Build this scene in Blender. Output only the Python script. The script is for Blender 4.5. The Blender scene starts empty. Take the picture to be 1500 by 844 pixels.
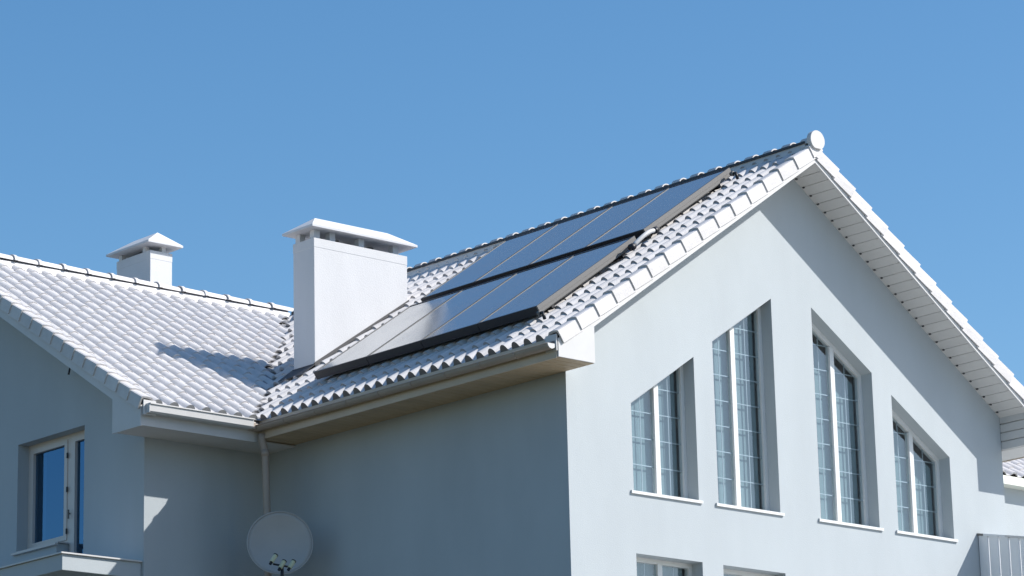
import bpy, math, random
from mathutils import Matrix, Vector
from mathutils.geometry import tessellate_polygon

random.seed(7)
S = bpy.context.scene
COL = S.collection

# ------------------------------------------------------------------ camera
C0 = Vector((-24.262, -26.026, 1.6))
R0 = ((0.747, -0.665, -0.023), (-0.151, -0.203, 0.967), (0.648, 0.719, 0.253))
yaw, pitch, roll = math.radians(42.024), math.radians(14.626), math.radians(-1.357)
fwd = Vector((math.sin(yaw)*math.cos(pitch), math.cos(yaw)*math.cos(pitch), math.sin(pitch)))
rt = Vector((math.cos(yaw), -math.sin(yaw), 0)); up = rt.cross(fwd)
r2 = math.cos(roll)*rt + math.sin(roll)*up
u2 = -math.sin(roll)*rt + math.cos(roll)*up
cd = bpy.data.cameras.new("camera"); cam = bpy.data.objects.new("camera", cd); COL.objects.link(cam)
m3 = Matrix((r2, u2, -fwd)).transposed()
cam.matrix_world = Matrix.Translation(C0) @ m3.to_4x4()
cd.sensor_width = 36.0; cd.lens = 4600/1500*36.0
cd.clip_start = 0.5; cd.clip_end = 6000
S.camera = cam

# ------------------------------------------------------------------ light
TOSUN = Vector((0.52, -0.50, 0.60)).normalized()
sun_el = math.asin(TOSUN.z); sun_az = math.atan2(TOSUN.x, TOSUN.y)
w = bpy.data.worlds.new("World"); S.world = w; w.use_nodes = True
nt = w.node_tree; nt.nodes.clear()
sky = nt.nodes.new('ShaderNodeTexSky'); sky.sky_type = 'NISHITA'; sky.sun_disc = False
sky.sun_elevation = sun_el; sky.sun_rotation = sun_az
sky.altitude = 0; sky.air_density = 1.0; sky.dust_density = 0.8; sky.ozone_density = 2.2
bg = nt.nodes.new('ShaderNodeBackground'); bg.inputs['Strength'].default_value = 0.118
wo = nt.nodes.new('ShaderNodeOutputWorld')
hsv = nt.nodes.new('ShaderNodeHueSaturation'); hsv.inputs['Saturation'].default_value = 1.27; hsv.inputs['Hue'].default_value = 0.4965
hsv.inputs['Value'].default_value = 1.08
nt.links.new(sky.outputs[0], hsv.inputs['Color']); nt.links.new(hsv.outputs[0], bg.inputs[0]); nt.links.new(bg.outputs[0], wo.inputs[0])
sl = bpy.data.lights.new("sun", 'SUN'); sl.energy = 5.0; sl.angle = math.radians(0.53)
sl.color = (1.0, 0.965, 0.91)
so = bpy.data.objects.new("sun", sl); COL.objects.link(so)
so.rotation_euler = (-TOSUN).to_track_quat('-Z', 'Y').to_euler(); so.location = (20, -20, 40)
S.view_settings.view_transform = 'Standard'; S.view_settings.look = 'None'
S.view_settings.exposure = 0.29; S.view_settings.gamma = 1.0
S.cycles.max_bounces = 8; S.cycles.filter_width = 1.5

# ------------------------------------------------------------------ materials
def mat(name, col, rough=0.6, metal=0.0, noise=0.0, nscale=4.0, bump=0.0, bscale=60.0, rand=0.0,
        col2=None, coat=0.0, streak=0.0):
    m = bpy.data.materials.new(name); m.use_nodes = True
    t = m.node_tree; b = t.nodes['Principled BSDF']
    b.inputs['Roughness'].default_value = rough; b.inputs['Metallic'].default_value = metal
    if coat: b.inputs['Coat Weight'].default_value = coat; b.inputs['Coat Roughness'].default_value = 0.15
    c = (*col, 1)
    b.inputs['Base Color'].default_value = c
    tc = t.nodes.new('ShaderNodeTexCoord')
    last = None
    if noise or col2:
        n = t.nodes.new('ShaderNodeTexNoise'); n.inputs['Scale'].default_value = nscale
        n.inputs['Detail'].default_value = 6; n.inputs['Roughness'].default_value = 0.6
        mp = t.nodes.new('ShaderNodeMapping')
        if streak: mp.inputs['Scale'].default_value = (1, 1, streak)
        geo = t.nodes.new('ShaderNodeNewGeometry')
        t.links.new(geo.outputs['Position'], mp.inputs[0]); t.links.new(mp.outputs[0], n.inputs['Vector'])
        mx = t.nodes.new('ShaderNodeMix'); mx.data_type = 'RGBA'
        rmp = t.nodes.new('ShaderNodeMapRange'); rmp.inputs[1].default_value = .35; rmp.inputs[2].default_value = .7
        t.links.new(n.outputs['Fac'], rmp.inputs[0]); t.links.new(rmp.outputs[0], mx.inputs[0])
        a = c; d = (*(col2 if col2 else [x*(1-noise) for x in col]), 1)
        mx.inputs[6].default_value = a; mx.inputs[7].default_value = d
        last = mx.outputs[2]
    if rand:
        oi = t.nodes.new('ShaderNodeObjectInfo'); hs = t.nodes.new('ShaderNodeHueSaturation')
        mr = t.nodes.new('ShaderNodeMapRange'); mr.inputs[3].default_value = 1-rand; mr.inputs[4].default_value = 1+rand*.5
        t.links.new(oi.outputs['Random'], mr.inputs[0]); t.links.new(mr.outputs[0], hs.inputs['Value'])
        if last: t.links.new(last, hs.inputs['Color'])
        else: hs.inputs['Color'].default_value = c
        last = hs.outputs[0]
    if last: t.links.new(last, b.inputs['Base Color'])
    if bump:
        n2 = t.nodes.new('ShaderNodeTexNoise'); n2.inputs['Scale'].default_value = bscale; n2.inputs['Detail'].default_value = 3
        geo2 = t.nodes.new('ShaderNodeNewGeometry'); t.links.new(geo2.outputs['Position'], n2.inputs['Vector'])
        bp = t.nodes.new('ShaderNodeBump'); bp.inputs['Strength'].default_value = bump; bp.inputs['Distance'].default_value = 0.01
        t.links.new(n2.outputs['Fac'], bp.inputs['Height']); t.links.new(bp.outputs[0], b.inputs['Normal'])
    return m

def glass_mat(name, tint=(0.85, 0.92, 0.95), boost=1.0, gcol=(1, 1, 1)):
    m = bpy.data.materials.new(name); m.use_nodes = True
    t = m.node_tree; t.nodes.clear()
    o = t.nodes.new('ShaderNodeOutputMaterial'); mx = t.nodes.new('ShaderNodeMixShader')
    tr = t.nodes.new('ShaderNodeBsdfTransparent'); tr.inputs[0].default_value = (*tint, 1)
    gl = t.nodes.new('ShaderNodeBsdfGlossy'); gl.inputs['Roughness'].default_value = 0.02
    gl.inputs[0].default_value = (*gcol, 1)
    lw = t.nodes.new('ShaderNodeLayerWeight'); lw.inputs[0].default_value = 0.5
    pw = t.nodes.new('ShaderNodeMath'); pw.operation = 'POWER'; pw.inputs[1].default_value = 5.0
    mm = t.nodes.new('ShaderNodeMath'); mm.operation = 'MULTIPLY_ADD'; mm.inputs[1].default_value = .92; mm.inputs[2].default_value = .045*boost; mm.use_clamp = True
    t.links.new(lw.outputs['Facing'], pw.inputs[0]); t.links.new(pw.outputs[0], mm.inputs[0]); t.links.new(mm.outputs[0], mx.inputs[0])
    t.links.new(tr.outputs[0], mx.inputs[1]); t.links.new(gl.outputs[0], mx.inputs[2]); t.links.new(mx.outputs[0], o.inputs[0])
    return m

M_WALL = mat('wall_paint', (.447, .485, .508), .85, noise=.09, nscale=.9, bump=.22, bscale=70, streak=.35)
M_WHITE = mat('white_render', (.64, .64, .655), .8, noise=.07, nscale=2.2, bump=.3, bscale=60, streak=.3)
M_TILE = mat('white_tile', (.64, .617, .612), .58, noise=.13, nscale=7, bump=.25, bscale=45, rand=.09)
M_TILEB = mat('white_tile_mass', (.64, .617, .612), .58, noise=.13, nscale=7, bump=.25, bscale=45)
M_DECK = mat('roof_underlay', (.16, .15, .16), .9)
M_TRIM = mat('white_trim', (.60, .59, .585), .55, noise=.07, nscale=3)
M_SOFF = mat('soffit_white', (.64, .62, .60), .55, noise=.05, nscale=5, rand=.04)
M_PIPE = mat('pipe_brown', (.40, .335, .29), .5, noise=.08, nscale=3)
M_SOFFW = mat('soffit_cream', (.50, .385, .25), .6, noise=.12, nscale=4, rand=.06)
M_FASC = mat('fascia_cream', (.58, .48, .37), .55, noise=.12, nscale=2.5)
M_GUT = mat('gutter_grey', (.38, .32, .27), .45, noise=.15, nscale=3)
M_PVC = mat('window_pvc', (.72, .72, .71), .35)
M_BAR = mat('glazing_bar', (.42, .46, .48), .4)
M_CURT = mat('curtain', (.19, .25, .265), .9, noise=.05, nscale=6)
M_BLIND = mat('blind', (.45, .45, .46), .8)
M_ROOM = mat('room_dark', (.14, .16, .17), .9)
M_GLASS = glass_mat('window_glass', (.82, .90, .93), 2.8)
M_GLASSB = glass_mat('window_glass_blue', (.40, .52, .66), 4.5, (.36, .66, 1.0))
M_BLACK = mat('dark_frame', (.018, .018, .022), .45)
M_ALU = mat('aluminium', (.155, .15, .145), .5, metal=.15)
M_ALUT = mat('aluminium_dull', (.075, .074, .072), .5, metal=.1)
M_LEAD = mat('lead_flashing', (.05, .05, .055), .6)
M_DISH = mat('dish_paint', (.44, .43, .425), .6, noise=.06, nscale=4)
M_LNB = mat('lnb_yellow', (.62, .62, .42), .5)
M_SHEET = mat('screen_sheet', (.78, .79, .81), .45, noise=.06, nscale=2, rand=.04)
M_GRASS = mat('lawn', (.060, .066, .034), .95, col2=(.10, .085, .06), nscale=.7, bump=.5, bscale=8)
M_BOUNCE_PAVE = mat('bounce_paving', (.58, .58, .57), .9, noise=.1, nscale=1.0)

def solar_mat():
    m = bpy.data.materials.new('collector_glass'); m.use_nodes = True
    t = m.node_tree; b = t.nodes['Principled BSDF']
    b.inputs['Base Color'].default_value = (.26, .25, .235, 1)
    b.inputs['Roughness'].default_value = .2; b.inputs['IOR'].default_value = 1.9; b.inputs['Coat Weight'].default_value = 1.0; b.inputs['Coat Roughness'].default_value = .12
    b.inputs['Specular IOR Level'].default_value = .75
    geo = t.nodes.new('ShaderNodeNewGeometry'); n = t.nodes.new('ShaderNodeTexNoise'); n.inputs['Scale'].default_value = 1.3
    n.inputs['Detail'].default_value = 4
    mr = t.nodes.new('ShaderNodeMapRange'); mr.inputs[1].default_value = .3; mr.inputs[2].default_value = .75
    mr.inputs[3].default_value = .16; mr.inputs[4].default_value = .30
    t.links.new(geo.outputs['Position'], n.inputs['Vector']); t.links.new(n.outputs['Fac'], mr.inputs[0])
    t.links.new(mr.outputs[0], b.inputs['Roughness'])
    return m
M_SOLAR = solar_mat()

# ------------------------------------------------------------------ mesh helpers
class MB:
    def __init__(s): s.v = []; s.f = []; s.mi = []
    def add(s, vs, fs, mi=0):
        o = len(s.v); s.v += [tuple(v) for v in vs]; s.f += [tuple(i+o for i in f) for f in fs]; s.mi += [mi]*len(fs)
    def box(s, x0, x1, y0, y1, z0, z1, mi=0):
        vs = [(x, y, z) for x in (x0, x1) for y in (y0, y1) for z in (z0, z1)]
        s.add(vs, [(0, 1, 3, 2), (4, 6, 7, 5), (0, 4, 5, 1), (2, 3, 7, 6), (0, 2, 6, 4), (1, 5, 7, 3)], mi)
    def prism(s, poly, ext, mi=0, caps=True):
        """poly: 3-D points; ext: vector"""
        n = len(poly); e = Vector(ext); a = [Vector(p) for p in poly]; b = [p+e for p in a]
        fs = [(i, (i+1) % n, n+(i+1) % n, n+i) for i in range(n)]
        s.add(a+b, fs, mi)
        if caps:
            tris = tessellate_polygon([a])
            s.add(a, [tuple(t) for t in tris], mi); s.add(b, [tuple(reversed(t)) for t in tris], mi)
    def tube(s, pts, r, n=10, mi=0, caps=True):
        pts = [Vector(p) for p in pts]; rs = r if isinstance(r, (list, tuple)) else [r]*len(pts)
        rings = []; o = len(s.v); prev = None
        for i, p in enumerate(pts):
            d = (pts[min(i+1, len(pts)-1)]-pts[max(i-1, 0)]).normalized()
            a = Vector((0, 0, 1)) if abs(d.z) < .9 else Vector((1, 0, 0))
            x = prev if prev else d.cross(a).normalized()
            x = (x-d*x.dot(d)).normalized(); prev = x; y = d.cross(x)
            for k in range(n):
                t = 2*math.pi*k/n; s.v.append(tuple(p+(x*math.cos(t)+y*math.sin(t))*rs[i]))
        for i in range(len(pts)-1):
            for k in range(n):
                s.f.append((o+i*n+k, o+i*n+(k+1) % n, o+(i+1)*n+(k+1) % n, o+(i+1)*n+k)); s.mi.append(mi)
        if caps:
            s.f.append(tuple(o+k for k in range(n))); s.mi.append(mi)
            s.f.append(tuple(o+(len(pts)-1)*n+k for k in reversed(range(n)))); s.mi.append(mi)
    def mesh(s, name, mats, smooth=False):
        me = bpy.data.meshes.new(name); me.from_pydata(s.v, [], s.f)
        for m in (mats if isinstance(mats, (list, tuple)) else [mats]): me.materials.append(m)
        me.polygons.foreach_set('material_index', s.mi)
        if smooth: me.polygons.foreach_set('use_smooth', [True]*len(s.f))
        me.update()
        import bmesh
        bm = bmesh.new(); bm.from_mesh(me); bmesh.ops.recalc_face_normals(bm, faces=bm.faces); bm.to_mesh(me); bm.free()
        return me
    def build(s, name, mats, parent=None, smooth=False, bevel=0):
        o = link(name, s.mesh(name, mats, smooth), parent)
        if bevel:
            bv = o.modifiers.new('bevel', 'BEVEL'); bv.width = bevel; bv.segments = 2; bv.limit_method = 'ANGLE'
        return o

def link(name, me, parent=None, mw=None):
    o = bpy.data.objects.new(name, me); COL.objects.link(o)
    if parent:
        o.parent = parent
        o.matrix_parent_inverse = Matrix.Translation(-wloc(parent))
    if mw is not None: o.matrix_basis = mw      # parents never rotate: basis is world
    return o
WL = {}
def wloc(p):
    return WL.get(p.name, Vector((0, 0, 0)))
def thing(name, label, cat, loc=(0, 0, 0), group=None):
    o = bpy.data.objects.new(name, None); COL.objects.link(o); o.location = loc; WL[o.name] = Vector(loc)
    o.empty_display_size = .3
    o['label'] = label; o['category'] = cat
    if group: o['group'] = group
    return o
def structure(o): o['kind'] = 'structure'; return o

# ------------------------------------------------------------------ shared dimensions (metres)
W = 7.85; XC = 3.92; MR = .69; ML = .61
KT = 10.584                       # crest plane of the tiles above the wall line
OV = .5                           # gable overhang
EX = -.57                         # eave fascia of the front house
YL = 5.72; XL = -1.915; LX = -2.40; LYF = 5.13; YR = 10.0
aR = math.atan(MR); aL = math.atan(ML)
def soffR(x): return 13.02-MR*abs(x-XC)
def crestR(x): return KT+MR*(XC-abs(x-XC))
def crestL(y): return KT+ML*((YR-abs(y-YR))-YL)
def yvalley(x): return YL+MR*x/ML

house = thing('house', 'pale blue rendered house with white tiled gable roofs and four tall slanted windows', 'house', (3.9, 5.0, 0))

# ------------------------------------------------------------------ ground
g = MB(); g.add([(-3000, -3000, 0), (3000, -3000, 0), (3000, 3000, 0), (-3000, 3000, 0)], [(0, 1, 2, 3)])
structure(g.build('ground', M_GRASS))
g = MB(); g.box(-.5, 34, -34, -.35, -.1, .06); structure(g.build('bounce_pavement', M_BOUNCE_PAVE))  # unseen pale paving, added to bounce sunlight onto the shaded facade and soffit

# ------------------------------------------------------------------ walls
def wall_with_holes(name, outer, holes, plane, thick, material):
    """outer, holes: 2-D lists (u, z). plane: function (u, z, depth) -> 3-D"""
    mb = MB()
    polys = [[Vector((u, z, 0)) for u, z in outer]]+[[Vector((u, z, 0)) for u, z in reversed(h)] for h in holes]
    flat = [p for q in polys for p in q]
    tr = tessellate_polygon(polys)
    mb.add([plane(p.x, p.y, 0) for p in flat], [tuple(t) for t in tr])
    mb.add([plane(p.x, p.y, thick) for p in flat], [tuple(reversed(t)) for t in tr])
    for poly in [outer]+holes:
        n = len(poly)
        vs = [plane(u, z, 0) for u, z in poly]+[plane(u, z, thick) for u, z in poly]
        mb.add(vs, [(i, (i+1) % n, n+(i+1) % n, n+i) for i in range(n)])
    o = link(name, None_mesh(mb, name, material), house)
    return o
def None_mesh(mb, name, material):
    import bmesh
    me = bpy.data.meshes.new(name); me.from_pydata(mb.v, [], mb.f); me.materials.append(material)
    bm = bmesh.new(); bm.from_mesh(me); bmesh.ops.remove_doubles(bm, verts=bm.verts, dist=1e-5)
    bmesh.ops.recalc_face_normals(bm, faces=bm.faces); bm.to_mesh(me); bm.free()
    return me

SIL = 8.56
wins = [  # polygons (x, z), counter-clockwise from the lower left
    [(1.04, SIL), (2.12, SIL), (2.12, 10.34), (1.04, 9.63)],
    [(2.455, SIL), (3.53, SIL), (3.53, 11.285), (2.455, 10.585)],
    [(4.26, SIL), (5.345, SIL), (5.345, 10.585), (4.26, 11.285)],
    [(5.70, SIL), (6.78, SIL), (6.78, 9.655), (5.70, 10.345)]]
lowins = [[(1.045, 6.4), (2.14, 6.4), (2.14, 7.83), (1.045, 7.83)],
          [(2.49, 6.4), (3.57, 6.4), (3.57, 7.83), (2.49, 7.83)],
          [(4.26, 6.4), (5.345, 6.4), (5.345, 7.83), (4.26, 7.83)]]
outer = [(0, 0), (W, 0), (W, soffR(W)+.02), (XC, soffR(XC)+.02), (0, soffR(0)+.02)]
wall_with_holes('wall', outer, wins+lowins, lambda u, z, d: (u, d, z), .32, M_WALL)
mb = MB(); mb.prism([(0, .32, 0), (0, 10.3, 0), (0, 10.3, 10.2), (0, .32, 10.2)], (.3, 0, 0)); mb.build('wall', M_WALL, house)
mb = MB(); mb.prism([(W-.3, .32, 0), (W-.3, 10.3, 0), (W-.3, 10.3, 10.2), (W-.3, .32, 10.2)], (.3, 0, 0)); mb.build('wall', M_WALL, house)
# left wing
lw = [(7.05, 8.29), (7.66, 8.29), (7.66, 8.78), (8.60, 8.78), (8.60, 10.23), (7.05, 10.23)]
zl = lambda y: 10.27+ML*((YR-abs(y-YR))-YL)
YB = 2*YR-YL
outerL = [(YL, 0), (YB, 0), (YB, zl(YB)+.02), (YR, zl(YR)+.02), (YL, zl(YL)+.02)]
wall_with_holes('wall', outerL, [lw], lambda u, z, d: (XL+d, u, z), .32, M_WALL)
mb = MB(); mb.prism([(XL+.32, YL, 0), (0, YL, 0), (0, YL, 10.2), (XL+.32, YL, 10.2)], (0, .3, 0)); mb.build('wall', M_WALL, house)
mb = MB(); mb.prism([(XL+.32, YB-.3, 0), (W+.02, YB-.3, 0), (W+.02, YB-.3, 10.2), (XL+.32, YB-.3, 10.2)], (0, .3, 0)); mb.build('wall', M_WALL, house)
mb = MB(); mb.prism([(W+.02, 10.3, 0), (W+.02, YB-.3, 0), (W+.02, YB-.3, 10.2), (W+.02, 10.3, 10.2)], (-.3, 0, 0)); mb.build('wall', M_WALL, house)

# ------------------------------------------------------------------ windows
def inset(poly, d):
    n = len(poly); out = []
    for i in range(n):
        p0, p1, p2 = Vector(poly[i-1]), Vector(poly[i]), Vector(poly[(i+1) % n])
        e1 = (p1-p0).normalized(); e2 = (p2-p1).normalized()
        n1 = Vector((-e1.y, e1.x)); n2 = Vector((-e2.y, e2.x))
        k = d/(1+n1.dot(n2)); q = p1+(n1+n2)*k
        out.append((q.x, q.y))
    return out
def ring(mb, a, b, plane, d0, d1):
    n = len(a)
    vs = [plane(u, z, d0) for u, z in a]+[plane(u, z, d0) for u, z in b]+[plane(u, z, d1) for u, z in a]+[plane(u, z, d1) for u, z in b]
    fs = []
    for i in range(n):
        j = (i+1) % n
        fs += [(i, j, n+j, n+i), (2*n+i, 3*n+i, 3*n+j, 2*n+j), (n+i, n+j, 3*n+j, 3*n+i), (i, 2*n+i, 2*n+j, j)]
    mb.add(vs, fs)
def face_out(o, n):
    if sum((p.normal.dot(Vector(n)) for p in o.data.polygons)) < 0: o.data.flip_normals()
    return o
def clip_half(poly, axis, val, keep_less):
    out = []
    n = len(poly)
    for i in range(n):
        a, b = poly[i], poly[(i+1) % n]
        ia = (a[axis] <= val) == keep_less or a[axis] == val; ib = (b[axis] <= val) == keep_less or b[axis] == val
        if ia: out.append(a)
        if ia != ib:
            t = (val-a[axis])/(b[axis]-a[axis]); out.append((a[0]+t*(b[0]-a[0]), a[1]+t*(b[1]-a[1])))
    return out
def span_at(poly, axis, val):
    xs = []
    n = len(poly)
    for i in range(n):
        a, b = poly[i], poly[(i+1) % n]
        if (a[axis]-val)*(b[axis]-val) < 0:
            t = (val-a[axis])/(b[axis]-a[axis]); xs.append(a[1-axis]+t*(b[1-axis]-a[1-axis]))
    return (min(xs), max(xs)) if len(xs) >= 2 else None

def pbox(mb, plane, u0, u1, z0, z1, d0, d1):
    mb.prism([plane(u0, z0, d0), plane(u1, z0, d0), plane(u1, z1, d0), plane(u0, z1, d0)],
             Vector(plane(0, 0, d1))-Vector(plane(0, 0, d0)))

def curtain(win, plane, u0, u1, poly, dep, seed, material=M_CURT, drop=.005):
    rnd = random.Random(seed); mb = MB(); n = 64; top = []; bot = []
    ph = rnd.random()*6
    for i in range(n+1):
        u = u0+(u1-u0)*i/n
        sp = span_at(poly, 0, min(max(u, min(p[0] for p in poly)+1e-3), max(p[0] for p in poly)-1e-3))
        wv = .0012*math.sin(u*62+ph+1.3*math.sin(u*9+ph))
        top.append(plane(u, sp[1]-drop, dep+wv)); bot.append(plane(u, sp[0]+.005, dep+wv*1.3))
    mb.add(top+bot, [(i, i+1, n+2+i, n+1+i) for i in range(n)])
    return mb.build('curtain', material, win, smooth=True)

def make_window(poly, mull, rec=.18, hs=None, fr=.055, blind=False):
    plane = lambda u, z, d: (u, d, z)
    mb = MB(); inn = inset(poly, fr)
    ring(mb, poly, inn, plane, rec, rec+.07)
    win = mb.build('window', M_PVC, house)
    mb = MB(); sp = span_at(inn, 0, mull)
    pbox(mb, plane, mull-.037, mull+.037, sp[0]-.002, sp[1]+.01, rec-.004, rec+.066); mb.build('mullion', M_PVC, win)
    for side in (0, 1):
        sash = clip_half(inn, 0, mull-.037 if side == 0 else mull+.037, side == 0)
        gl = MB(); pts = [plane(u, z, rec+.03) for u, z in sash]
        gl.add(pts, [tuple(t) for t in tessellate_polygon([[Vector(p) for p in pts]])])
        pane = face_out(gl.build('pane', M_GLASS, win), (0, -1, 0))
        us = [p[0] for p in sash]; uc = (min(us)+max(us))/2 + (0.05 if side == 0 else 0.0)
        bars = MB()
        s2 = span_at(sash, 0, uc)
        pbox(bars, plane, uc-.0045, uc+.0045, s2[0], s2[1], rec+.036, rec+.046); bars.build('glazing_bar', M_BAR, win)
        for z in hs:
            h = span_at(sash, 1, z)
            if h and h[1]-h[0] > .03:
                bars = MB(); pbox(bars, plane, h[0], h[1], z-.0055, z+.0055, rec+.0362, rec+.0462); bars.build('glazing_bar', M_BAR, win)
    big = inset(poly, .01)
    us = [p[0] for p in big]
    dr = .16 if len(poly) == 4 and poly[3][1]-poly[2][1] > .3 else .02
    if blind:
        mb = MB(); pbox(mb, plane, min(us), max(us), 6.42, 7.82, rec+.12, rec+.125); mb.build('blind', M_BLIND, win)
    else:
        curtain(win, plane, min(us)+.0, mull+.01, big, rec+.085, poly[0][0], drop=dr)
        curtain(win, plane, mull-.01, max(us)-.075, big, rec+.088, poly[0][0]+3, drop=dr)
    # sill
    mb = MB(); z = poly[0][1]
    mb.prism([(poly[0][0]-.05, -.024, z+.012), (poly[0][0]-.05, -.024, z-.022), (poly[0][0]-.05, -.002, z-.022), (poly[0][0]-.05, -.002, z+.018)],
             (poly[1][0]-poly[0][0]+.10, 0, 0))
    mb.prism([(poly[0][0]+.003, -.002, z+.017), (poly[0][0]+.003, rec+.01, z+.045), (poly[0][0]+.003, rec+.01, z+.003), (poly[0][0]+.003, -.002, z+.003)],
             (poly[1][0]-poly[0][0]-.006, 0, 0))
    mb.build('sill', M_PVC, win)
    # room behind
    return win
HS = [8.955, 9.285, 9.605, 9.925, 10.245, 10.565, 10.885, 11.2]
make_window(wins[0], 1.635, hs=HS); make_window(wins[1], 2.99, hs=HS)
make_window(wins[2], 4.80, hs=HS); make_window(wins[3], 6.24, hs=HS)
make_window(lowins[0], 1.60, hs=[7.1]); make_window(lowins[1], 3.03, hs=[7.1], blind=True); make_window(lowins[2], 4.80, hs=[7.1])
# dark rooms behind the openings
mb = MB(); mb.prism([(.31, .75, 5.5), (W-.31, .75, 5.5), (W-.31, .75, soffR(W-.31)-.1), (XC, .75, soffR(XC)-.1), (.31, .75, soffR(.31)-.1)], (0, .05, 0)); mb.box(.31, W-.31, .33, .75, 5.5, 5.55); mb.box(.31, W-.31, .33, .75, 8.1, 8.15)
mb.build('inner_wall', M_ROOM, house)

# left wing window with balcony door
def left_window():
    rec = .17
    plane = lambda u, z, d: (XL+d, u, z)
    mb = MB(); A = [(7.62, 8.78), (8.60, 8.78), (8.60, 10.23), (7.62, 10.23)]
    ring(mb, A, inset(A, .06), plane, rec, rec+.07)
    win = mb.build('window', M_FRAME, house)
    A2 = inset(A, .06)
    ring2 = MB(); ring(ring2, inset(A, .058), inset(A, .125), plane, rec-.012, rec+.05); ring2.build('sash', M_FRAME, win)
    gl = MB(); P = [plane(u, z, rec+.03) for u, z in inset(A, .12)]; gl.add(P, [(0, 1, 2, 3)]); face_out(gl.build('pane', M_GLASSB, win), (-1, 0, 0))
    mb = MB(); pbox(mb, plane, 7.62, 8.66, 8.752, 8.778, -.05, -.003); pbox(mb, plane, 7.623, 8.597, 8.783, 8.80, -.003, rec-.014)
    mb.build('sill', M_FRAME, win)
    mb = MB(); D = [(7.05, 8.29), (7.62, 8.29), (7.62, 10.23), (7.05, 10.23)]
    ring(mb, D, inset(D, .055), plane, rec+.001, rec+.071)
    door = mb.build('door', M_FRAME, house)
    ring2 = MB(); ring(ring2, inset(D, .053), inset(D, .12), plane, rec-.011, rec+.05); ring2.build('sash', M_FRAME, door)
    gl = MB(); P = [plane(u, z, rec+.03) for u, z in inset(D, .115)]; gl.add(P, [(0, 1, 2, 3)]); face_out(gl.build('pane', M_GLASSB, door), (-1, 0, 0))
    mb = MB(); pbox(mb, plane, 7.585, 7.60, 9.1, 9.22, rec-.05, rec-.03); pbox(mb, plane, 7.585, 7.60, 9.16, 9.18, rec-.03, rec-.011); mb.build('handle', M_ALU, door)
    for z in (8.95, 9.5, 9.95):
        mb = MB(); pbox(mb, plane, 7.655, 7.675, z-.035, z+.035, rec-.028, rec-.0125); mb.build('hinge', M_BLACK, win)
    mb = MB(); P = [(XL+.45, y, z) for y, z in ((7.9, 8.7), (8.7, 8.7), (8.7, 10.3), (7.9, 10.3))]
    c = curtain(win, plane, 8.42, 8.6, A, rec+.16, 5)
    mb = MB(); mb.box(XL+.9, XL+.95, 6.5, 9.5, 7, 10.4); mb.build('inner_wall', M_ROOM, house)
M_FRAME = mat('frame_beige', (.60, .54, .50), .45)
left_window()

# ------------------------------------------------------------------ roofs: decks
mbR = MB()
dz = .085/math.cos(aR)+.012
mbR.prism([(-.60, -OV+.03, crestR(-.60)-dz), (XC, -OV+.03, KT+MR*XC-dz), (W+.60, -OV+.03, crestR(W+.60)-dz),
           (W+.60, -OV+.03, crestR(W+.60)-dz-.05), (XC, -OV+.03, KT+MR*XC-dz-.05), (-.60, -OV+.03, crestR(-.60)-dz-.05)], (0, 10.5+OV, 0))
roofR = mbR.build('roof', M_DECK, house)
mbL = MB()
dl = .085/math.cos(aL)+.012
zd = lambda y: crestL(y)-dl
def vx(y): return (y-YL)*ML/MR
mbL.prism([(LX+.03, 5.08, zd(5.08)), (vx(5.08)-.03, 5.08, zd(5.08)), (vx(YR)-.03, YR, zd(YR)), (LX+.03, YR, zd(YR))], (0, 0, -.05))
mbL.prism([(LX+.03, YR, zd(YR)), (W+.5, YR, zd(YR)), (W+.5, 14.92, zd(14.92)), (LX+.03, 14.92, zd(14.92))], (0, 0, -.05))
roofL = mbL.build('roof', M_DECK, house)

# ------------------------------------------------------------------ tiles
def tile_mesh(wd, ex, name, hgt=.058, tilt=.036, lap=.05, eave=False, lip=True):
    prof = []
    n = 7
    for i in range(n+1):
        t = i/n; prof.append((t*.66*wd, hgt*math.sin(math.pi*t)**.8))
    prof += [(.74*wd, -.004), (.92*wd, -.004), (wd*1.02, .006)]
    L = ex+lap; mb = MB(); k = len(prof)
    fr = [(x, 0, z+(tilt*(.35+.65*min(1, z/hgt*1.6)) if 0 < i < n else tilt*.35)) for i, (x, z) in enumerate(prof)]; bk = [(x, L, z+.002) for x, z in prof]
    if eave: lo = [(x, .002, -.05) for i, (x, z) in enumerate(prof)]
    else: lo = [(x, .002, max(0, min(z, profz)-.004)) for (x, y_, z), (_, profz) in zip(fr, prof)]
    mb.add(fr+bk, [(i, i+1, k+i+1, k+i) for i in range(k-1)])
    # front lip, closed roll end
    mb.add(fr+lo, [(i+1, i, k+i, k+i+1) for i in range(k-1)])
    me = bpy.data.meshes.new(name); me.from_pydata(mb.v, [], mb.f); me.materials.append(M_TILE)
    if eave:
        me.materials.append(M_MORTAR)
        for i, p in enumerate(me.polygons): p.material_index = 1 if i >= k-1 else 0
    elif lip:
        me.materials.append(M_LIP_SHADE)
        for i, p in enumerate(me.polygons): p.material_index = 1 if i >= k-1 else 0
    sm = [i < k-1 for i in range(len(mb.f))]
    me.polygons.foreach_set('use_smooth', sm); me.update()
    return me, mb
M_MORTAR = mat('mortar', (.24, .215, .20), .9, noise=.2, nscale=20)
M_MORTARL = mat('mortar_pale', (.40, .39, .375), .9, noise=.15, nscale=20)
M_LIP_SHADE = mat('tile_lip_shade', (.36, .35, .355), .8)  # tile grey darkened to paint shade onto the front house tile lips
EXR = .2925; EXL = .247; PWR = .2085; PWL = .245
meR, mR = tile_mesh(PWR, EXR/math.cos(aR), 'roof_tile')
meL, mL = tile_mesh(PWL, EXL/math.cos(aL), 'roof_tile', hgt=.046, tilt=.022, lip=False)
meRe, _ = tile_mesh(PWR, EXR/math.cos(aR), 'roof_tile', eave=True)
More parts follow.
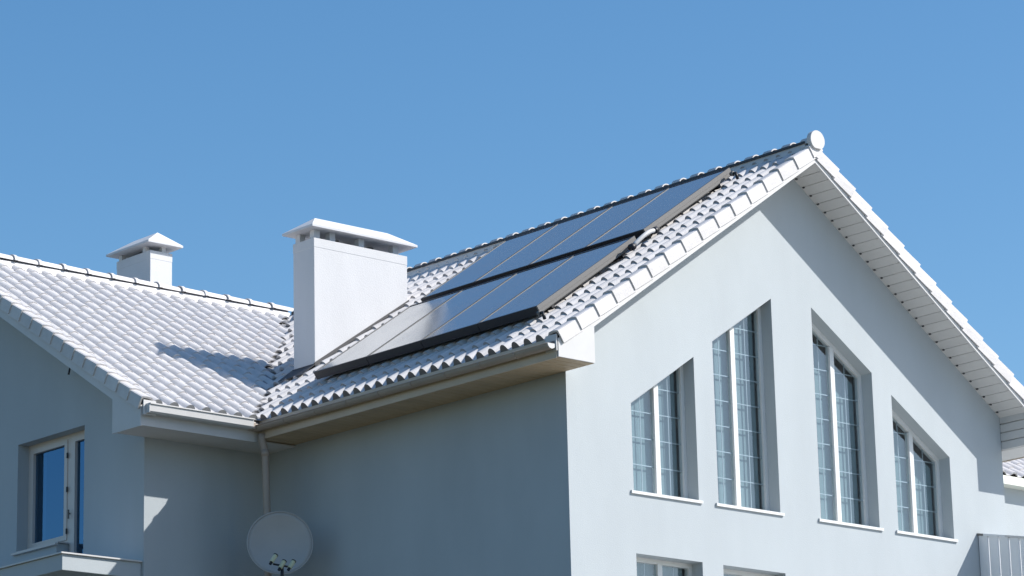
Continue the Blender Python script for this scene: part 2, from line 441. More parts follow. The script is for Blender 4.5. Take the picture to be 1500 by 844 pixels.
meLe, _ = tile_mesh(PWL, EXL/math.cos(aL), 'roof_tile', hgt=.05, tilt=.026, eave=True)
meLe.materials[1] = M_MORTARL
BN = .083
bR = Matrix(((0, math.cos(aR), -math.sin(aR)), (-1, 0, 0), (0, math.sin(aR), math.cos(aR))))
bR2 = Matrix(((0, -math.cos(aR), math.sin(aR)), (1, 0, 0), (0, math.sin(aR), math.cos(aR))))
bL = Matrix(((1, 0, 0), (0, math.cos(aL), -math.sin(aL)), (0, math.sin(aL), math.cos(aL))))
bL2 = Matrix(((-1, 0, 0), (0, -math.cos(aL), math.sin(aL)), (0, math.sin(aL), math.cos(aL))))
def jitter(M4):
    return M4 @ Matrix.Translation((random.uniform(-.003, .003), random.uniform(-.006, .006), random.uniform(-.002, .002))) @ \
        Matrix.Rotation(random.uniform(-.008, .008), 4, 'Z') @ Matrix.Rotation(random.uniform(-.012, .012), 4, 'Y')
CH = (.81, 2.425, 5.72, 6.17)     # big chimney footprint
def f_proj(p):
    d = Vector(p)-C0; q = d.dot(fwd)
    return 750+4600*d.dot(r2)/q, 422-4600*d.dot(u2)/q
tiles = []    # (rank, mesh id, roof, matrix)
# front house, left slope
c = 0
x = -.60
while x < XC-.06:
    j = 0
    while True:
        y = -.335+(j+1)*PWR
        ymax = min(yvalley(x+.10)+.045, 10.1)
        if y-PWR*.5 > ymax: break
        z = KT+MR*x
        o = Vector((x, y, z)) - Vector((-math.sin(aR), 0, math.cos(aR)))*BN
        Mx = Matrix.Translation(o) @ bR.to_4x4()
        if x+EXR > XC-.02: Mx = Mx @ Matrix.Diagonal((1, max(.1, (XC-x)/EXR*.86), 1, 1))
        cx, cy = x+.15, y-.1
        hid = (-.02 < cx < 3.45 and .55 < cy < 4.75 and x > -.0) or (CH[0] < cx < CH[1] and CH[2] < cy) or (cx > .9 and 5.9 < cy < 8.6)
        px = f_proj((cx, cy, z))
        tiles.append((0 if hid else 1000-(Vector((cx, cy, z))-C0).length*4 + 40, 'Re' if x < -.5 else 'R', roofR, jitter(Mx)))
        j += 1
    x += EXR
# left wing, front slope
y = 5.05
while y < YR-.05:
    j = 0
    while True:
        x = LX+.155+j*PWL
        xmax = (y+.1-YL)*ML/MR+.045
        if x+PWL*.5 > xmax: break
        z = crestL(y)
        o = Vector((x, y, z)) - Vector((0, -math.sin(aL), math.cos(aL)))*BN
        Mx = Matrix.Translation(o) @ bL.to_4x4()
        if y+EXL > YR-.02: Mx = Mx @ Matrix.Diagonal((1, max(.1, (YR-y)/EXL*.86), 1, 1))
        hid = (x > .9+.0 and y > 6.6 and f_proj((x+.1, y+.1, z))[0] > 428)
        tiles.append((0 if hid else 1000-(Vector((x, y, z))-C0).length*4, 'Le' if y < 5.1 else 'L', roofL, jitter(Mx)))
        j += 1
    y += EXL
tiles.sort(key=lambda t: -t[0])
for rk, kd, rf, Mx in tiles[:300]:
    link('roof_tile', {'R': meR, 'L': meL, 'Re': meRe, 'Le': meLe}[kd], rf, Mx)
def mass(lst, rf, material=M_TILEB):
    mb = MB()
    nf = []
    for kd, Mx in lst:
        src = mR if kd[0] == 'R' else mL
        mb.add([Mx @ Vector(v) for v in src.v], src.f)
    if not mb.v: return
    me = bpy.data.meshes.new('roof_tile'); me.from_pydata(mb.v, [], mb.f); me.materials.append(material)
    k = len(mR.f)//2
    me.polygons.foreach_set('use_smooth', [(i % (2*k)) < k for i in range(len(mb.f))]); me.update()
    o = link('roof_tile', me, rf); o['kind'] = 'stuff'
rest = tiles[300:]
# slopes that face away, and the right wing, join the mass
backR = []
x = -.60
while x < XC-.06:
    for j in range(50):
        yy = -.335+j*PWR
        if yy > 10.2: break
        X = 2*XC-x
        o = Vector((X, yy, KT+MR*x)) - Vector((math.sin(aR), 0, math.cos(aR)))*BN
        Mx = Matrix.Translation(o) @ bR2.to_4x4()
        if x+EXR > XC-.02: Mx = Mx @ Matrix.Diagonal((1, max(.1, (XC-x)/EXR*.86), 1, 1))
        backR.append(('R', Mx))
    x += EXR
backL = []
y = 5.05
while y < YR-.05:
    for j in range(44):
        X = LX+.155+(j+1)*PWL
        Y = 2*YR-y
        o = Vector((X, Y, crestL(y))) - Vector((0, math.sin(aL), math.cos(aL)))*BN
        Mx = Matrix.Translation(o) @ bL2.to_4x4()
        if y+EXL > YR-.02: Mx = Mx @ Matrix.Diagonal((1, max(.1, (YR-y)/EXL*.86), 1, 1))
        backL.append(('L', Mx))
    y += EXL
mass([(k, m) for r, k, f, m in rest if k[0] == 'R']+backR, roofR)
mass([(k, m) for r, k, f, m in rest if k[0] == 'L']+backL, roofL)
# trim the left deck along the valley
mbv = MB()
# valley gutter: folded dark metal
v0 = Vector((-.60, yvalley(-.60), KT-MR*.60-.075)); v1 = Vector((3.78, yvalley(3.78), KT+MR*3.78-.075))
mbv.add([v0+Vector((0, -.16, 0)), v0, v0+Vector((-.16, 0, 0)), v1+Vector((0, -.16, 0)), v1, v1+Vector((-.16, 0, 0))],
        [(0, 1, 4, 3), (1, 2, 5, 4)])
mbv.build('valley_gutter', mat('valley_metal', (.22, .22, .23), .6), roofR)

# verge tiles
def verge_mesh(ex, side=1):
    """local: X outward (away from roof is negative), Y upslope, Z normal"""
    prof = [(-.012, -.122), (-.014, -.02), (-.012, .036), (.006, .046), (.06, .052), (.12, .046), (.165, .004)]
    L = ex+.035; k = len(prof)
    def P(y, s): return [((px-(.018*s if i < 5 else 0)), y, pz+(.026*s)) for i, (px, pz) in enumerate(prof)]
    def Q(y, s): return [((px-.018*s+.024 if i < 3 else px), y, (pz-.024+.026*s if i >= 2 else pz+.026*s)) for i, (px, pz) in enumerate(prof)]
    f, b, qf = P(0, 1), P(L, .05), Q(0.0, 1); qb = Q(L, .05)
    mb = MB()
    mb.add(f+b, [(i, i+1, k+i+1, k+i) for i in range(k-1)])
    mb.add(f+qf, [(i, i+1, k+i+1, k+i) for i in range(k-1)])
    mb.add([(p[0], p[1]+.004, p[2]) for p in f[2:]], [tuple(range(k-2))])
    mb.add(qf+qb, [(i, i+1, k+i+1, k+i) for i in range(k-1)])
    if side < 0: mb.v = [(-v[0], v[1], v[2]) for v in mb.v]
    mb.add([mb.v[0], mb.v[k*3], mb.v[k*5], mb.v[k]], [(0, 1, 2, 3)])
    return mb.mesh('verge_tile', M_TILE)
vR = verge_mesh(EXR/math.cos(aR)); vRr = verge_mesh(EXR/math.cos(aR), -1); vL = verge_mesh(EXL/math.cos(aL)); vLr = verge_mesh(EXL/math.cos(aL), -1)
def vj(): return Matrix.Rotation(random.uniform(-.006, .006), 4, 'Z')
x = -.60
while x < XC-.1:
    # left slope: X local = -y world ; outward(-X local) must be -y world -> mirrored mesh
    o = Vector((x, -OV, KT+MR*x)) - Vector((-math.sin(aR), 0, math.cos(aR)))*(BN-.012)
    sc = Matrix.Diagonal((1, min(1, (XC-x+.02)/EXR), 1, 1))
    link('verge_tile', vRr, roofR, Matrix.Translation(o) @ bR.to_4x4() @ sc @ vj())
    o = Vector((2*XC-x, -OV, KT+MR*x)) - Vector((math.sin(aR), 0, math.cos(aR)))*(BN-.012)
    link('verge_tile', vR, roofR, Matrix.Translation(o) @ bR2.to_4x4() @ sc @ vj())
    x += EXR
y = 5.05
while y < YR-.1:
    sc = Matrix.Diagonal((1, min(1, (YR-y+.02)/EXL), 1, 1))
    o = Vector((LX, y, crestL(y))) - Vector((0, -math.sin(aL), math.cos(aL)))*(BN-.012)
    link('verge_tile', vL, roofL, Matrix.Translation(o) @ bL.to_4x4() @ sc @ vj())
    o = Vector((LX, 2*YR-y, crestL(y))) - Vector((0, math.sin(aL), math.cos(aL)))*(BN-.012)
    link('verge_tile', vLr, roofL, Matrix.Translation(o) @ bL2.to_4x4() @ sc @ vj())
    y += EXL

# ridge tiles: half round, flared collar at one end
def ridge_mesh(L, cw, br, sx=1.05):
    mb = MB(); n = 12; sec = [(0, .130), (cw, .130), (cw+.003, br), (L+.04, br-.012)]; vs = []
    for yy, r in sec:
        for k in range(n+1):
            t = math.pi*k/n
            vs.append((math.cos(t)*r*sx, yy, math.sin(t)*r*.82))
    m = n+1
    mb.add(vs, [(a*m+k, a*m+k+1, (a+1)*m+k+1, (a+1)*m+k) for a in range(3) for k in range(n)])
    e0 = [(v[0]*.86, v[1], v[2]*.86) for v in vs[:m]]
    mb.add(vs[:m]+e0, [(k, k+1, m+k+1, m+k) for k in range(n)])
    return mb.mesh('ridge_tile', M_TILE, smooth=False)
rg = ridge_mesh(.33, .15, .060, .82); rgL = ridge_mesh(.41, .05, .114)
for me_ in (rg, rgL): me_.polygons.foreach_set('use_smooth', [i < 36 for i in range(len(me_.polygons))])
zc = KT+MR*XC
mb = MB(); mb.prism([(XC-.13, -OV+.06, zc-.13), (XC-.105, -OV+.06, zc-.036), (XC+.105, -OV+.06, zc-.036), (XC+.13, -OV+.06, zc-.13)], (0, 10.4, 0))
mb.build('ridge_bed', M_TILEB, roofR)
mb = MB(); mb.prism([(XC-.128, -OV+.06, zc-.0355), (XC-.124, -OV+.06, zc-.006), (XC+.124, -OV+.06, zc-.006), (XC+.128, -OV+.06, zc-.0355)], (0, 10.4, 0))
mb.build('ridge_shade_strip', M_LEAD, roofR)  # dark strip stands in for the shaded side and gap under the caps
zc = crestL(YR)
mb = MB(); mb.prism([(LX+.05, YR-.13, zc-.16), (LX+.05, YR-.09, zc-.052), (LX+.05, YR+.09, zc-.052), (LX+.05, YR+.13, zc-.16)], (6.0, 0, 0))
mb.build('ridge_bed', M_TILEB, roofL)
y = -.50; ZR = KT+MR*XC-.040
while y < 9.9:
    link('ridge_tile', rg, roofR, Matrix.Translation((XC+random.uniform(-.006, .006), y, ZR+random.uniform(-.004, .004))) @ Matrix.Rotation(random.uniform(-.012, .012), 4, 'Z'))
    y += .33
x = 3.72; ZL = crestL(YR)-.035
while x > LX-.1:
    xx = max(x-.41, LX)
    link('ridge_tile', rgL, roofL, Matrix.Translation((xx, YR+random.uniform(-.006, .006), ZL+random.uniform(-.004, .004))) @ Matrix.Rotation(-math.pi/2+random.uniform(-.012, .012), 4, 'Z'))
    x -= .41
# ridge end disc
def disc(r, th, name, loc, rotz, parent, m_):
    mb = MB(); n = 28; pts = []
    for k in range(n):
        t = 2*math.pi*k/n; pts.append((math.cos(t)*r, 0, max(math.sin(t)*r*.98, -r*.86)))
    mb.prism(pts, (0, th, 0))
    o = mb.build(name, m_, parent, bevel=.008)
    o.matrix_basis = Matrix.Translation(loc) @ Matrix.Rotation(rotz, 4, 'Z'); return o
disc(.128, .07, 'ridge_end', (XC+.01, -OV-.055, ZR+.045), 0, roofR, M_TRIM)
disc(.125, .07, 'ridge_end', (LX-.055, YR, ZL+.02), -math.pi/2, roofL, M_TRIM)

# ------------------------------------------------------------------ soffits, barge boards, fascias
def soffit_board(L, wd):
    mb = MB(); mb.prism([(0, 0, 0), (0, .006, -.010), (0, wd-.010, -.010), (0, wd-.004, 0)], (L, 0, 0)); return mb
# rake soffit boards of the front house (boards run towards the wall)
bw = .155
me_b = MB(); me_b.prism([(0, 0, 0), (.003, 0, -.005), (bw-.007, 0, -.005), (bw-.003, 0, 0), (bw-.003, 0, .01), (0, 0, .01)], (0, OV-.02, 0))
me_b = me_b.mesh('soffit_board', M_SOFF)
me_clip = MB(); me_clip.box(-.010, .012, OV-.075, OV-.045, -.014, -.004); me_clip = me_clip.mesh('soffit_clip', M_LEAD)
for sgn in (1, -1):
    s = 0.02
    while s < (XC+.0)/math.cos(aR)-.03:
        if sgn > 0: Mx = Matrix.Translation((XC+s*math.cos(aR), -OV+.02, soffR(XC)-s*math.sin(aR)+.012)) @ Matrix.Rotation(aR, 4, 'Y')
        else: Mx = Matrix.Translation((XC-s*math.cos(aR), -OV+.02, soffR(XC)-s*math.sin(aR)+.012)) @ Matrix.Rotation(math.pi-aR, 4, 'Y') @ Matrix.Diagonal((1, 1, -1, 1))
        link('soffit_board', me_b, roofR, Mx)
        if sgn > 0: link('soffit_clip', me_clip, roofR, Mx)
        s += bw
# barge boards
def barge(x0, x1, h, y0, y1, parent):
    mb = MB()
    mb.prism([(x0, y0, soffR(x0)-.012), (x1, y0, soffR(x1)-.012), (x1, y0, soffR(x1)+h), (x0, y0, soffR(x0)+h)], (0, y1-y0, 0))
    mb.build('barge_board', M_TRIM, parent)
barge(0, XC, .16, -OV, -OV+.02, roofR); barge(XC, W, .16, -OV, -OV+.02, roofR)
# eave box ends (pentagon plates) and their inner returns
ZB = 9.87
def boxend(x0, x1):
    z0, z1 = (soffR(x0), soffR(x1))
    mb = MB(); mb.prism([(x0, -OV-.004, ZB), (x1, -OV-.004, ZB), (x1, -OV-.004, z1+.16), (x0, -OV-.004, z0+.16)], (0, .022, 0))
    mb.build('box_end', M_TRIM, roofR, bevel=.003)
mb = MB(); mb.box(-.594, -.578, -OV+.004, -OV+.19, 9.94, 10.135); mb.build('eave_closure', M_TRIM, roofR)
boxend(EX, .0); boxend(W, W-EX)
for k in range(4):   # boards on the return face of the right box
    mb = MB(); z = ZB+.004+k*.118
    mb.prism([(W+.012, -OV+.02, z), (W, -OV+.02, z+.006), (W, -OV+.02, z+.106), (W+.012, -OV+.02, z+.112), (W+.02, -OV+.02, z+.112), (W+.02, -OV+.02, z)], (0, OV-.022, 0))
    mb.build('soffit_board', M_SOFF, roofR)
mb = MB(); mb.box(-.012, .006, -OV+.02, -.002, ZB+.002, soffR(0)); mb.build('box_return', M_TRIM, roofR)
mb = MB(); mb.box(W+.024, W+.04, -OV+.02, 0, ZB+.002, soffR(W)); mb.build('box_return', M_TRIM, roofR)
# eave soffit boards of the front house, left side and right side
me_e = MB(); me_e.prism([(0, 0, .01), (0, 0, 0), (0, .003, -.012), (0, .119, -.012), (0, .122, 0), (0, .122, .01)], (-EX-.004, 0, 0))
me_e = me_e.mesh('soffit_board', M_SOFFW)
y = -OV+.02
while y < YL-.60:
    link('soffit_board', me_e, roofR, Matrix.Translation((EX+.002, y, ZB+.009))); y += .133
mb = MB(); mb.box(W+.03, W-EX, -OV+.02, YB, ZB, ZB+.012); mb.build('soffit', M_SOFF, roofR)
mb = MB(); mb.box(EX-.018, EX, -OV+.02, LYF-.0, ZB-.012, 10.10); mb.build('fascia', M_FASC, roofR)
mb = MB(); mb.box(W-EX, W-EX+.018, -OV+.02, YB, ZB-.012, 10.10); mb.build('fascia', M_FASC, roofR)
# left wing eave
mb = MB(); mb.box(LX-.012, LX+.175, 5.036, 5.05, 9.95, 10.135); mb.build('eave_closure', M_TRIM, roofL)
ZBL = 9.84
mb = MB(); mb.box(LX+.02, EX-.02, LYF-.018, LYF, ZBL-.012, 10.09); mb.build('fascia', M_TRIM, roofL)
mb = MB(); mb.box(LX+.02, 0, LYF, YL, ZBL, ZBL+.012); mb.box(EX, 0, YL-.62, LYF, ZBL+.001, ZBL+.0125); mb.build('soffit', M_SOFF, roofL)
mb = MB(); mb.prism([(LX-.004, LYF-.02, ZBL-.02), (LX-.004, YL, ZBL-.02), (LX-.004, YL, zl(YL)+.18), (LX-.004, LYF-.02, zl(LYF-.02)+.18)], (.022, 0, 0))
mb.build('box_end', M_TRIM, roofL, bevel=.003)
mb = MB(); mb.prism([(LX, YL, zl(YL)-.012), (LX, YR, zl(YR)-.012), (LX, YR, zl(YR)+.18), (LX, YL, zl(YL)+.18)], (.02, 0, 0)); mb.build('barge_board', M_TRIM, roofL)
mb = MB(); mb.prism([(LX, YB, zl(YB)-.012), (LX, YR, zl(YR)-.012), (LX, YR, zl(YR)+.18), (LX, YB, zl(YB)+.18)], (.02, 0, 0)); mb.build('barge_board', M_TRIM, roofL)
mb = MB()
for a, b in ((YL, YR), (YB, YR)):
    mb.prism([(LX+.02, a, zl(a)), (LX+.02, b, zl(b)), (LX+.02, b, zl(b)+.012), (LX+.02, a, zl(a)+.012)], (XL-LX-.02, 0, 0))
mb.build('soffit', M_SOFF, roofL)
mb = MB(); mb.box(LX+.02, LX+.5, YL-.002+.004, YL+.012, ZBL, zl(YL)); mb.build('box_return', M_TRIM, roofL)
mb = MB(); mb.box(LX+.02, W, YB, YB+.5, ZBL, ZBL+.012); mb.box(LX+.02, W, YB+.5, YB+.52, ZBL, 10.09); mb.build('soffit', M_SOFF, roofL)

# gutters
def half_gutter(x0, x1y0, name):
    pass
mb = MB(); n = 10; r = .062; cx, cz = EX-.018-.066, 10.012
ys = (-OV+.03, 5.02); vs = []
for yy in ys:
    for k in range(n+1):
        t = math.pi+math.pi*k/n; vs.append((cx+r*math.cos(t), yy, cz+r*math.sin(t)))
    for k in range(n, -1, -1):
        t = math.pi+math.pi*k/n; vs.append((cx+(r-.005)*math.cos(t), yy, cz+(r-.005)*math.sin(t)))
mm = 2*(n+1)
mb.add(vs, [(k, (k+1) % mm, mm+(k+1) % mm, mm+k) for k in range(mm)])
mb.tube([(cx-r, ys[0], cz), (cx-r, ys[1], cz)], .009, 8)
gut = mb.build('gutter', M_GUT, roofR, smooth=True)
mb = MB(); pts = [(cx+r*math.cos(math.pi+math.pi*k/12), ys[0], cz+.004+r*math.sin(math.pi+math.pi*k/12)) for k in range(13)]
mb.prism(pts, (0, -.012, 0)); mb.build('gutter_end', M_TRIM, roofR)
yb = .1
while yb < 4.9:
    mb = MB(); pts = [(cx+(r+.006)*math.cos(math.pi+math.pi*k/8), yb, cz+(r+.006)*math.sin(math.pi+math.pi*k/8)) for k in range(9)]
    mb.tube(pts, .006, 6); mb.build('gutter_bracket', M_GUT, roofR, smooth=True); yb += .62
# box gutter of the left wing
mb = MB(); gy0, gy1, gz0, gz1 = LYF-.17, LYF-.018, 9.968, 10.085
mb.prism([(LX+.03, gy0, gz1), (LX+.03, gy0+.012, gz0+.02), (LX+.03, gy0+.035, gz0), (LX+.03, gy1, gz0), (LX+.03, gy1, gz0+.006), (LX+.03, gy0+.04, gz0+.006), (LX+.03, gy0+.008, gz1)], (1.60, 0, 0))
mb.box(LX+.03, LX+1.63, gy0-.012, gy0+.002, gz1-.012, gz1+.002)
mb.box(LX+.024, LX+.03, gy0, gy1, gz0, gz1)
mb.build('gutter', M_TRIM, roofL)
mb = MB()   # corner piece and outlet joining both gutters
mb.box(LX+1.632, cx-r+.002, gy0+.03, gy1, gz0-.008, gz1-.03)
mb.box(cx-r, cx+r, 5.022, 5.11, 9.955, 10.045); mb.build('gutter_corner', M_GUT, roofL, bevel=.01)
dx = cx
mb = MB(); mb.tube([(dx+.05, 5.02, 9.92), (dx+.05, 5.02, 9.84), (dx+.10, 5.02, 9.70), (dx+.13, 5.02, 8.9), (dx+.14, 5.02, 8.0), (dx+.14, 5.02, 0.1)], .047, 14)
mb.build('downpipe', M_PIPE, house, smooth=True)
mb = MB(); mb.tube([(dx+.099, 5.02, 9.72), (dx+.103, 5.02, 9.64)], .055, 14); mb.build('pipe_collar', M_PIPE, house, smooth=True)

# ------------------------------------------------------------------ chimneys
def chimney(x0, x1, y0, y1, zb, zt, oh, capz, rise, posts, pw, ridge):
    mb = MB(); mb.box(x0, x1, y0, y1, zb, zt); ch = mb.build('chimney', M_WHITE, house, bevel=.006)
    # shallow collar just below the top
    mb = MB(); e = .003
    mb.box(x0-e, x1+e, y0-e, y1+e, zt-.13, zt-.003); mb.build('band', M_WHITE, ch, bevel=.004)
    for (px, py) in posts:
        mb = MB(); mb.box(px-pw/2, px+pw/2, py-pw/2, py+pw/2, zt, capz+.01); mb.build('post', M_WHITE, ch)
    ox0, ox1, oy0, oy1 = x0-oh, x1+oh, y0-oh, y1+oh; yc = (y0+y1)/2
    if ridge: ra, rb = (ox0+.30, yc), (ox1-.26, yc)
    else: ra, rb = ((x0+x1)/2+.02, oy0+.24), ((x0+x1)/2+.02, oy1-.24)
    th = .03
    mb = MB()
    B = [(ox0, oy0), (ox1, oy0), (ox1, oy1), (ox0, oy1)]
    vs = [(x, y, capz) for x, y in B]+[(x, y, capz+th) for x, y in B]+[(ra[0], ra[1], capz+th+rise), (rb[0], rb[1], capz+th+rise)]
    top = [(4, 5, 9, 8), (5, 6, 9), (6, 7, 8, 9), (7, 4, 8)] if ridge else [(4, 5, 8), (5, 6, 9, 8), (6, 7, 9), (7, 4, 8, 9)]
    mb.add(vs, [(3, 2, 1, 0), (0, 1, 5, 4), (1, 2, 6, 5), (2, 3, 7, 6), (3, 0, 4, 7)]+top)
    mb.build('cap', M_WHITE, ch)
    return ch
x0, x1, y0, y1 = CH
pp = []
for px in (x0+.07, 1.145, 1.645, 2.245): pp.append((px, y0+.07))
for px in (x0+.07, 1.145, 1.645, x1-.05): pp.append((px, y1-.07))
big = chimney(x0, x1, y0, y1, 10.3, 12.90, .105, 13.02, .20, pp, .095, True)
for px in (1.95, 1.35):
    mb = MB(); mb.tube([(px, 5.95, 12.85), (px, 5.95, 12.985)], .06, 14); mb.build('flue_pipe', M_ALU, big, smooth=True)
# lead flashing at its foot (follows the slope)
def crR(x): return KT+MR*x
mb = MB()
mb.prism([(x0-.02, y0-.012, crR(x0)-.03), (x1+.02, y0-.012, crR(x1)-.03), (x1+.02, y0-.012, crR(x1)+.030), (x0-.02, y0-.012, crR(x0)+.030)], (0, .01, 0))
mb.prism([(x0-.02, y0-.012, crR(x0)-.06), (x0-.02, y1+.01, crR(x0)-.06), (x0-.02, y1+.01, crR(x0)+.02), (x0-.02, y0-.012, crR(x0)+.02)], (.018, 0, 0))
mb.prism([(x0-.24, y0-.03, crR(x0-.24)+.0), (x0-.24, y1+.04, crR(x0-.24)+.0), (x0-.015, y1+.04, crR(x0)+.004), (x0-.015, y0-.03, crR(x0)+.004)], (0, 0, .008))
mb.build('flashing', M_LEAD, big)
sx0, sx1, sy0, sy1 = 1.39, 1.78, 10.30, 11.15
pp = [(sx0+.05, sy0+.18), (sx1-.13, sy0+.06), (sx1-.045, sy0+.30), (sx0+.05, sy1-.07), (sx1-.05, sy1-.07)]
sm = chimney(sx0, sx1, sy0, sy1, 12.3, 13.83, .115, 13.915, .21, pp, .07, False)
mb = MB(); mb.tube([(1.6, 10.75, 13.8), (1.6, 10.75, 13.91)], .07, 14); mb.build('flue_pipe', M_ALU, sm, smooth=True)

# ------------------------------------------------------------------ right wing (seen past the right rake)
YW = 1.75
mb = MB(); mb.box(W+.03, 13.5, YW, YW+.3, 0, 9.97); mb.build('wall', M_WALL, house)
mb = MB(); z0 = 10.035
mb.prism([(W+.6, YW-.15, z0), (W+.6, YW+4.5, z0+ML*4.65), (W+.6, YW+4.5, z0+ML*4.65-.05), (W+.6, YW-.15, z0-.05)], (5.0, 0, 0))
roofW = mb.build('roof', M_DECK, house)
mb = MB(); mb.box(W+.62, 13.5, YW-.19, YW-.002, 9.90, 10.02); mb.build('fascia', mat('fascia_ivory', (.80, .80, .70), .5), roofW)
lst = []
for a in range(20):
    for b in range(19):
        yy = YW-.18+a*EXL; X = W+.62+b*PWL
        o = Vector((X, yy, z0+.01+ML*(yy-YW+.15)))
        lst.append(('L', Matrix.Translation(o) @ bL.to_4x4()))
mass(lst, roofW)

# ------------------------------------------------------------------ balcony slab of the left wing
bx = -3.085; by0 = 5.77
mb = MB(); mb.box(bx, XL-.002, by0, 9.4, 8.055, 8.255); bal = mb.build('balcony', M_WALL, house, bevel=.006)
mb = MB(); mb.box(bx-.03, XL-.003, by0-.03, 9.43, 8.257, 8.275); mb.build('edge_flashing', M_GUTL if False else M_TRIM, bal)
mb = MB(); mb.box(XL-.05, XL-.012, 7.20, 7.23, 11.02, 11.12); mb.tube([(XL-.01, 7.215, 11.08), (XL-.10, 7.24, 11.06), (XL-.11, 7.27, 10.92)], .014, 8)
mb.build('hook', M_BLACK, house)

# ------------------------------------------------------------------ solar collectors
KO = .175
def panel(x0, x1, y0, y1, label, right=False, left=False, first=[]):
    e = thing('solar_panel', label, 'solar panel', (x0, (y0+y1)/2, KT+KO+MR*x0), 'solar collectors on the roof')
    Mx = Matrix.Translation((x0, y1, KT+KO+MR*x0)) @ bR.to_4x4()
    Lp = (x1-x0)/math.cos(aR); Wp = y1-y0; T = .105
    def P(mb, nm, m_):
        o = mb.build(nm, m_, None); o.parent = e; o.matrix_parent_inverse = Matrix.Translation(-wloc(e)); o.matrix_basis = Mx; return o
    mb = MB(); mb.box(.016, Wp-.016, .03, Lp-.03, -T+.02, -.006); P(mb, 'glass', M_SOLAR)
    mb = MB(); mb.box(0.004, Wp-.004, 0, .03, -T, 0.0); P(mb, 'bottom_frame', M_BLACK)
    mb = MB(); mb.box(0.004, Wp-.004, Lp-.03, Lp, -T, 0.0); P(mb, 'top_frame', M_BLACK)
    mb = MB(); mb.box(0.002, .016, .0301, Lp-.0301, -T, 0.0)
    if left: mb.box(-.0, .0038, .03, Lp-.03, -T, -.02)
    P(mb, 'side_frame', M_ALUT)
    mb = MB(); mb.box(Wp-.016, Wp-.002, .0301, Lp-.0301, -T, 0.0); P(mb, 'side_frame', M_ALUT)
    if right:
        mb = MB(); mb.box(Wp-.003, Wp+.014, .0, Lp, -T+.012, -.060); mb.box(Wp-.003, Wp+.020, .0, Lp, -.052, .002)
        mb.box(Wp-.003, Wp+.012, .01, Lp-.01, -.06, -.052)
        P(mb, 'edge_rail', M_ALU)
    for q in (.25, Lp-.3):
        mb = MB(); mb.box(.02, Wp-.02, q, q+.05, -T-.05, -T); P(mb, 'mounting_bar', M_BLACK)
    return e
nm = ['leftmost', 'second from the left', 'third from the left', 'rightmost']
PW = (4.68-.44)/4
for i in range(4):
    y1 = 4.68-i*PW; y0 = y1-PW
    panel(-.04, 1.605, y0, y1, 'dark glass solar collector, %s in the lower row above the eave' % nm[i], right=i == 3, left=i == 0)
for i in range(4):
    y1 = 4.68-i*PW; y0 = y1-PW
    panel(1.77, 3.325, y0, y1, 'dark glass solar collector, %s in the upper row under the ridge' % nm[i], right=i == 3, left=i == 0)
# white hose linking the two rows at the right
t = thing('pipe_elbow', 'short white insulated pipe bend joining the two panel rows at their right end', 'pipe', (1.7, .42, KT+KO+MR*1.7))
mb = MB(); pts = []
for k in range(9):
    q = k/8; xx = 1.46+q*.40; pts.append((xx, .32-.045*math.sin(math.pi*q), KT+MR*xx+.09+.05*math.sin(math.pi*q)))
mb.tube(pts, .028, 10); mb.build('insulated_pipe', M_TRIM, t, smooth=True)
for xx in (1.46, 1.86):
    mb = MB(); mb.tube([(xx-.03, .32, KT+MR*xx+.075), (xx+.03, .32, KT+MR*xx+.105)], .044, 10); mb.build('coupling', M_BLACK, t, smooth=True)
for xx in (-.09, 3.28):
    t = thing('pipe_union', 'small dark pipe fitting at the %s right corner of the solar panels' % ('lower' if xx < 1 else 'upper'), 'pipe fitting', (xx, .42, KT+.1+MR*xx))
    mb = MB(); mb.tube([(xx, .37, KT+MR*xx+.10), (xx+.02, .29, KT+MR*xx+.10), (xx+.03, .27, KT+MR*xx+.02)], .022, 8); mb.build('bent_pipe', M_BLACK, t, smooth=True)
    mb = MB(); mb.tube([(xx+.005, .35, KT+MR*xx+.10), (xx+.012, .32, KT+MR*xx+.10)], .034, 8); mb.build('nut', M_ALU, t, smooth=True)

# ------------------------------------------------------------------ satellite dish
dc = Vector((-.62, 4.64, 8.44))
dish = thing('satellite_dish', 'round grey satellite dish with three yellowish receivers in front of the downpipe', 'satellite dish', tuple(dc))
aim = Vector((-.55, -.80, .12)).normalized()
q = aim.to_track_quat('Z', 'Y').to_matrix().to_4x4()
Md = Matrix.Translation(dc) @ q
mb = MB(); n = 48; R_ = .405; rings = 8; vs = []; fs = []
for side in (0, 1):
    for a in range(rings+1):
        r = R_*a/rings
        for k in range(n):
            t_ = 2*math.pi*k/n; vs.append((r*math.cos(t_), r*math.sin(t_)*1.0, .10*(r/R_)**2 - (.012 if side else 0)))
o = (rings+1)*n
for a in range(rings):
    for k in range(n):
        k2 = (k+1) % n
        fs.append((a*n+k, a*n+k2, (a+1)*n+k2, (a+1)*n+k)); fs.append((o+a*n+k, o+(a+1)*n+k, o+(a+1)*n+k2, o+a*n+k2))
for k in range(n):
    k2 = (k+1) % n; fs.append((rings*n+k, rings*n+k2, o+rings*n+k2, o+rings*n+k))
mb.add([Md @ Vector(v) for v in vs], fs)
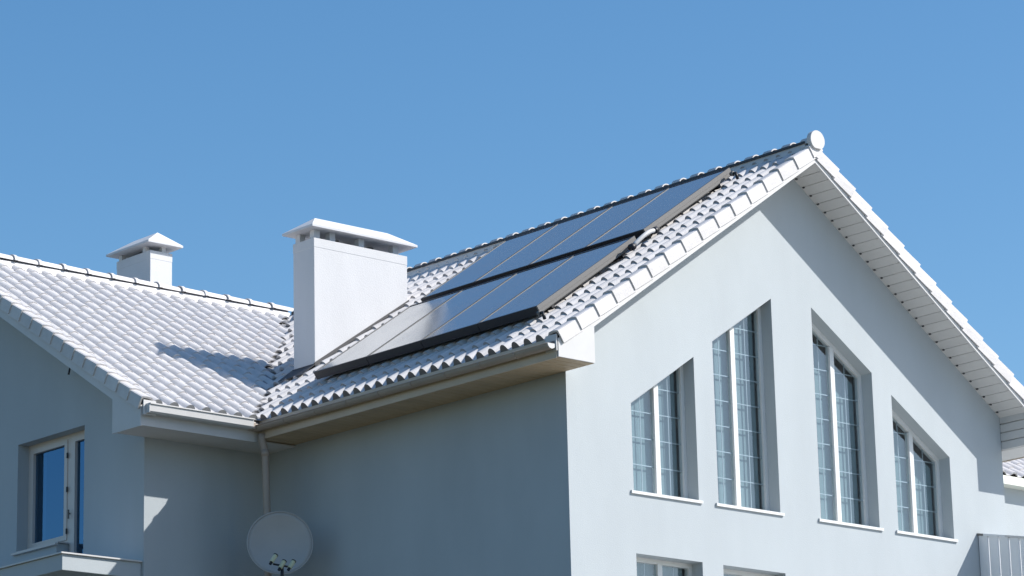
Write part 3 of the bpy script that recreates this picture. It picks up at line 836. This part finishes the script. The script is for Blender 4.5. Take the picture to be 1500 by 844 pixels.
# rolled rim
mb.tube([Md @ Vector((R_*math.cos(2*math.pi*k/48), R_*math.sin(2*math.pi*k/48), .10)) for k in range(49)], .009, 6, caps=False)
mb.build('reflector', M_DISH, dish, smooth=True)
upd = Vector((0, 0, 1)); side = aim.cross(upd).normalized()
foc = dc+aim*.52-upd*.36
mb = MB(); mb.tube([dc-upd*.42+aim*.02, foc-upd*.30, foc-upd*.06], .020, 8); mb.tube([foc-upd*.07-side*.11-aim*.0, foc-upd*.03+side*.11], .012, 8)
mb.build('feed_arm', M_BLACK, dish, smooth=True)
for k, (s_, u_) in enumerate(((-.115, -.04), (-.0, -.04), (.105, .035))):
    c_ = foc+side*s_+upd*u_
    ax = (upd*.8-aim*.35+side*(-.45)).normalized()
    mb = MB(); mb.tube([c_-ax*.055, c_+ax*.055], .027, 12); mb.tube([c_-ax*.09, c_-ax*.055], .018, 10, mi=1)
    mb.tube([c_+ax*.055, c_+ax*.067], .031, 12, mi=1)
    mb.build('receiver', [M_LNB, M_BLACK], dish, smooth=False)
mb = MB(); mb.tube([dc-aim*.01, dc-aim*.12, Vector((dc.x+.25, dc.y+.3, dc.z+.05)), Vector((-.01, dc.y+.50, dc.z+.12))], .024, 8)
mb.box(-.030, -.001, dc.y+.42, dc.y+.58, dc.z+.04, dc.z+.20); mb.build('wall_bracket', M_BLACK, dish)

# ------------------------------------------------------------------ grey sheet screen at the right
scn = thing('privacy_screen', 'pale grey folded sheet screen standing out from the wall at the lower right', 'screen', (7.27, -.6, 7.3))
def ztop(y): return 8.70+.20*y
y = 0; k = 0
while y > -1.9:
    ya, yb_ = y-.004, y-.165
    mb = MB()
    mb.prism([(7.262, ya, 6.2), (7.250, ya-.012, 6.2), (7.250, yb_+.012, 6.2), (7.262, yb_, 6.2), (7.275, yb_, 6.2), (7.275, ya, 6.2)], (0, 0, ztop(y)-6.2-.035))
    mb.build('sheet_panel', M_SHEET, scn); y -= .17; k += 1
y = 0.0
for a, b, m_ in ((-.0, -.10, M_ALU), (-.105, -.46, M_SHEET), (-.462, -1.15, M_TRIM), (-1.152, -1.9, M_TRIM)):
    mb = MB(); mb.prism([(7.235, a, ztop(a)-.028), (7.235, b, ztop(b)-.028), (7.235, b, ztop(b)), (7.235, a, ztop(a))], (.06, 0, 0)); mb.build('capping', m_, scn)
mb = MB()
for yy in (-.02, -1.88): mb.box(7.277, 7.32, yy-.02, yy+.02, 6.2, ztop(yy)-.04)
mb.build('post', M_ALU, scn)
mb = MB(); mb.box(7.33, 9.6, -1.9, -.002, 6.0, 6.2); mb.build('balcony', M_WALL, house)
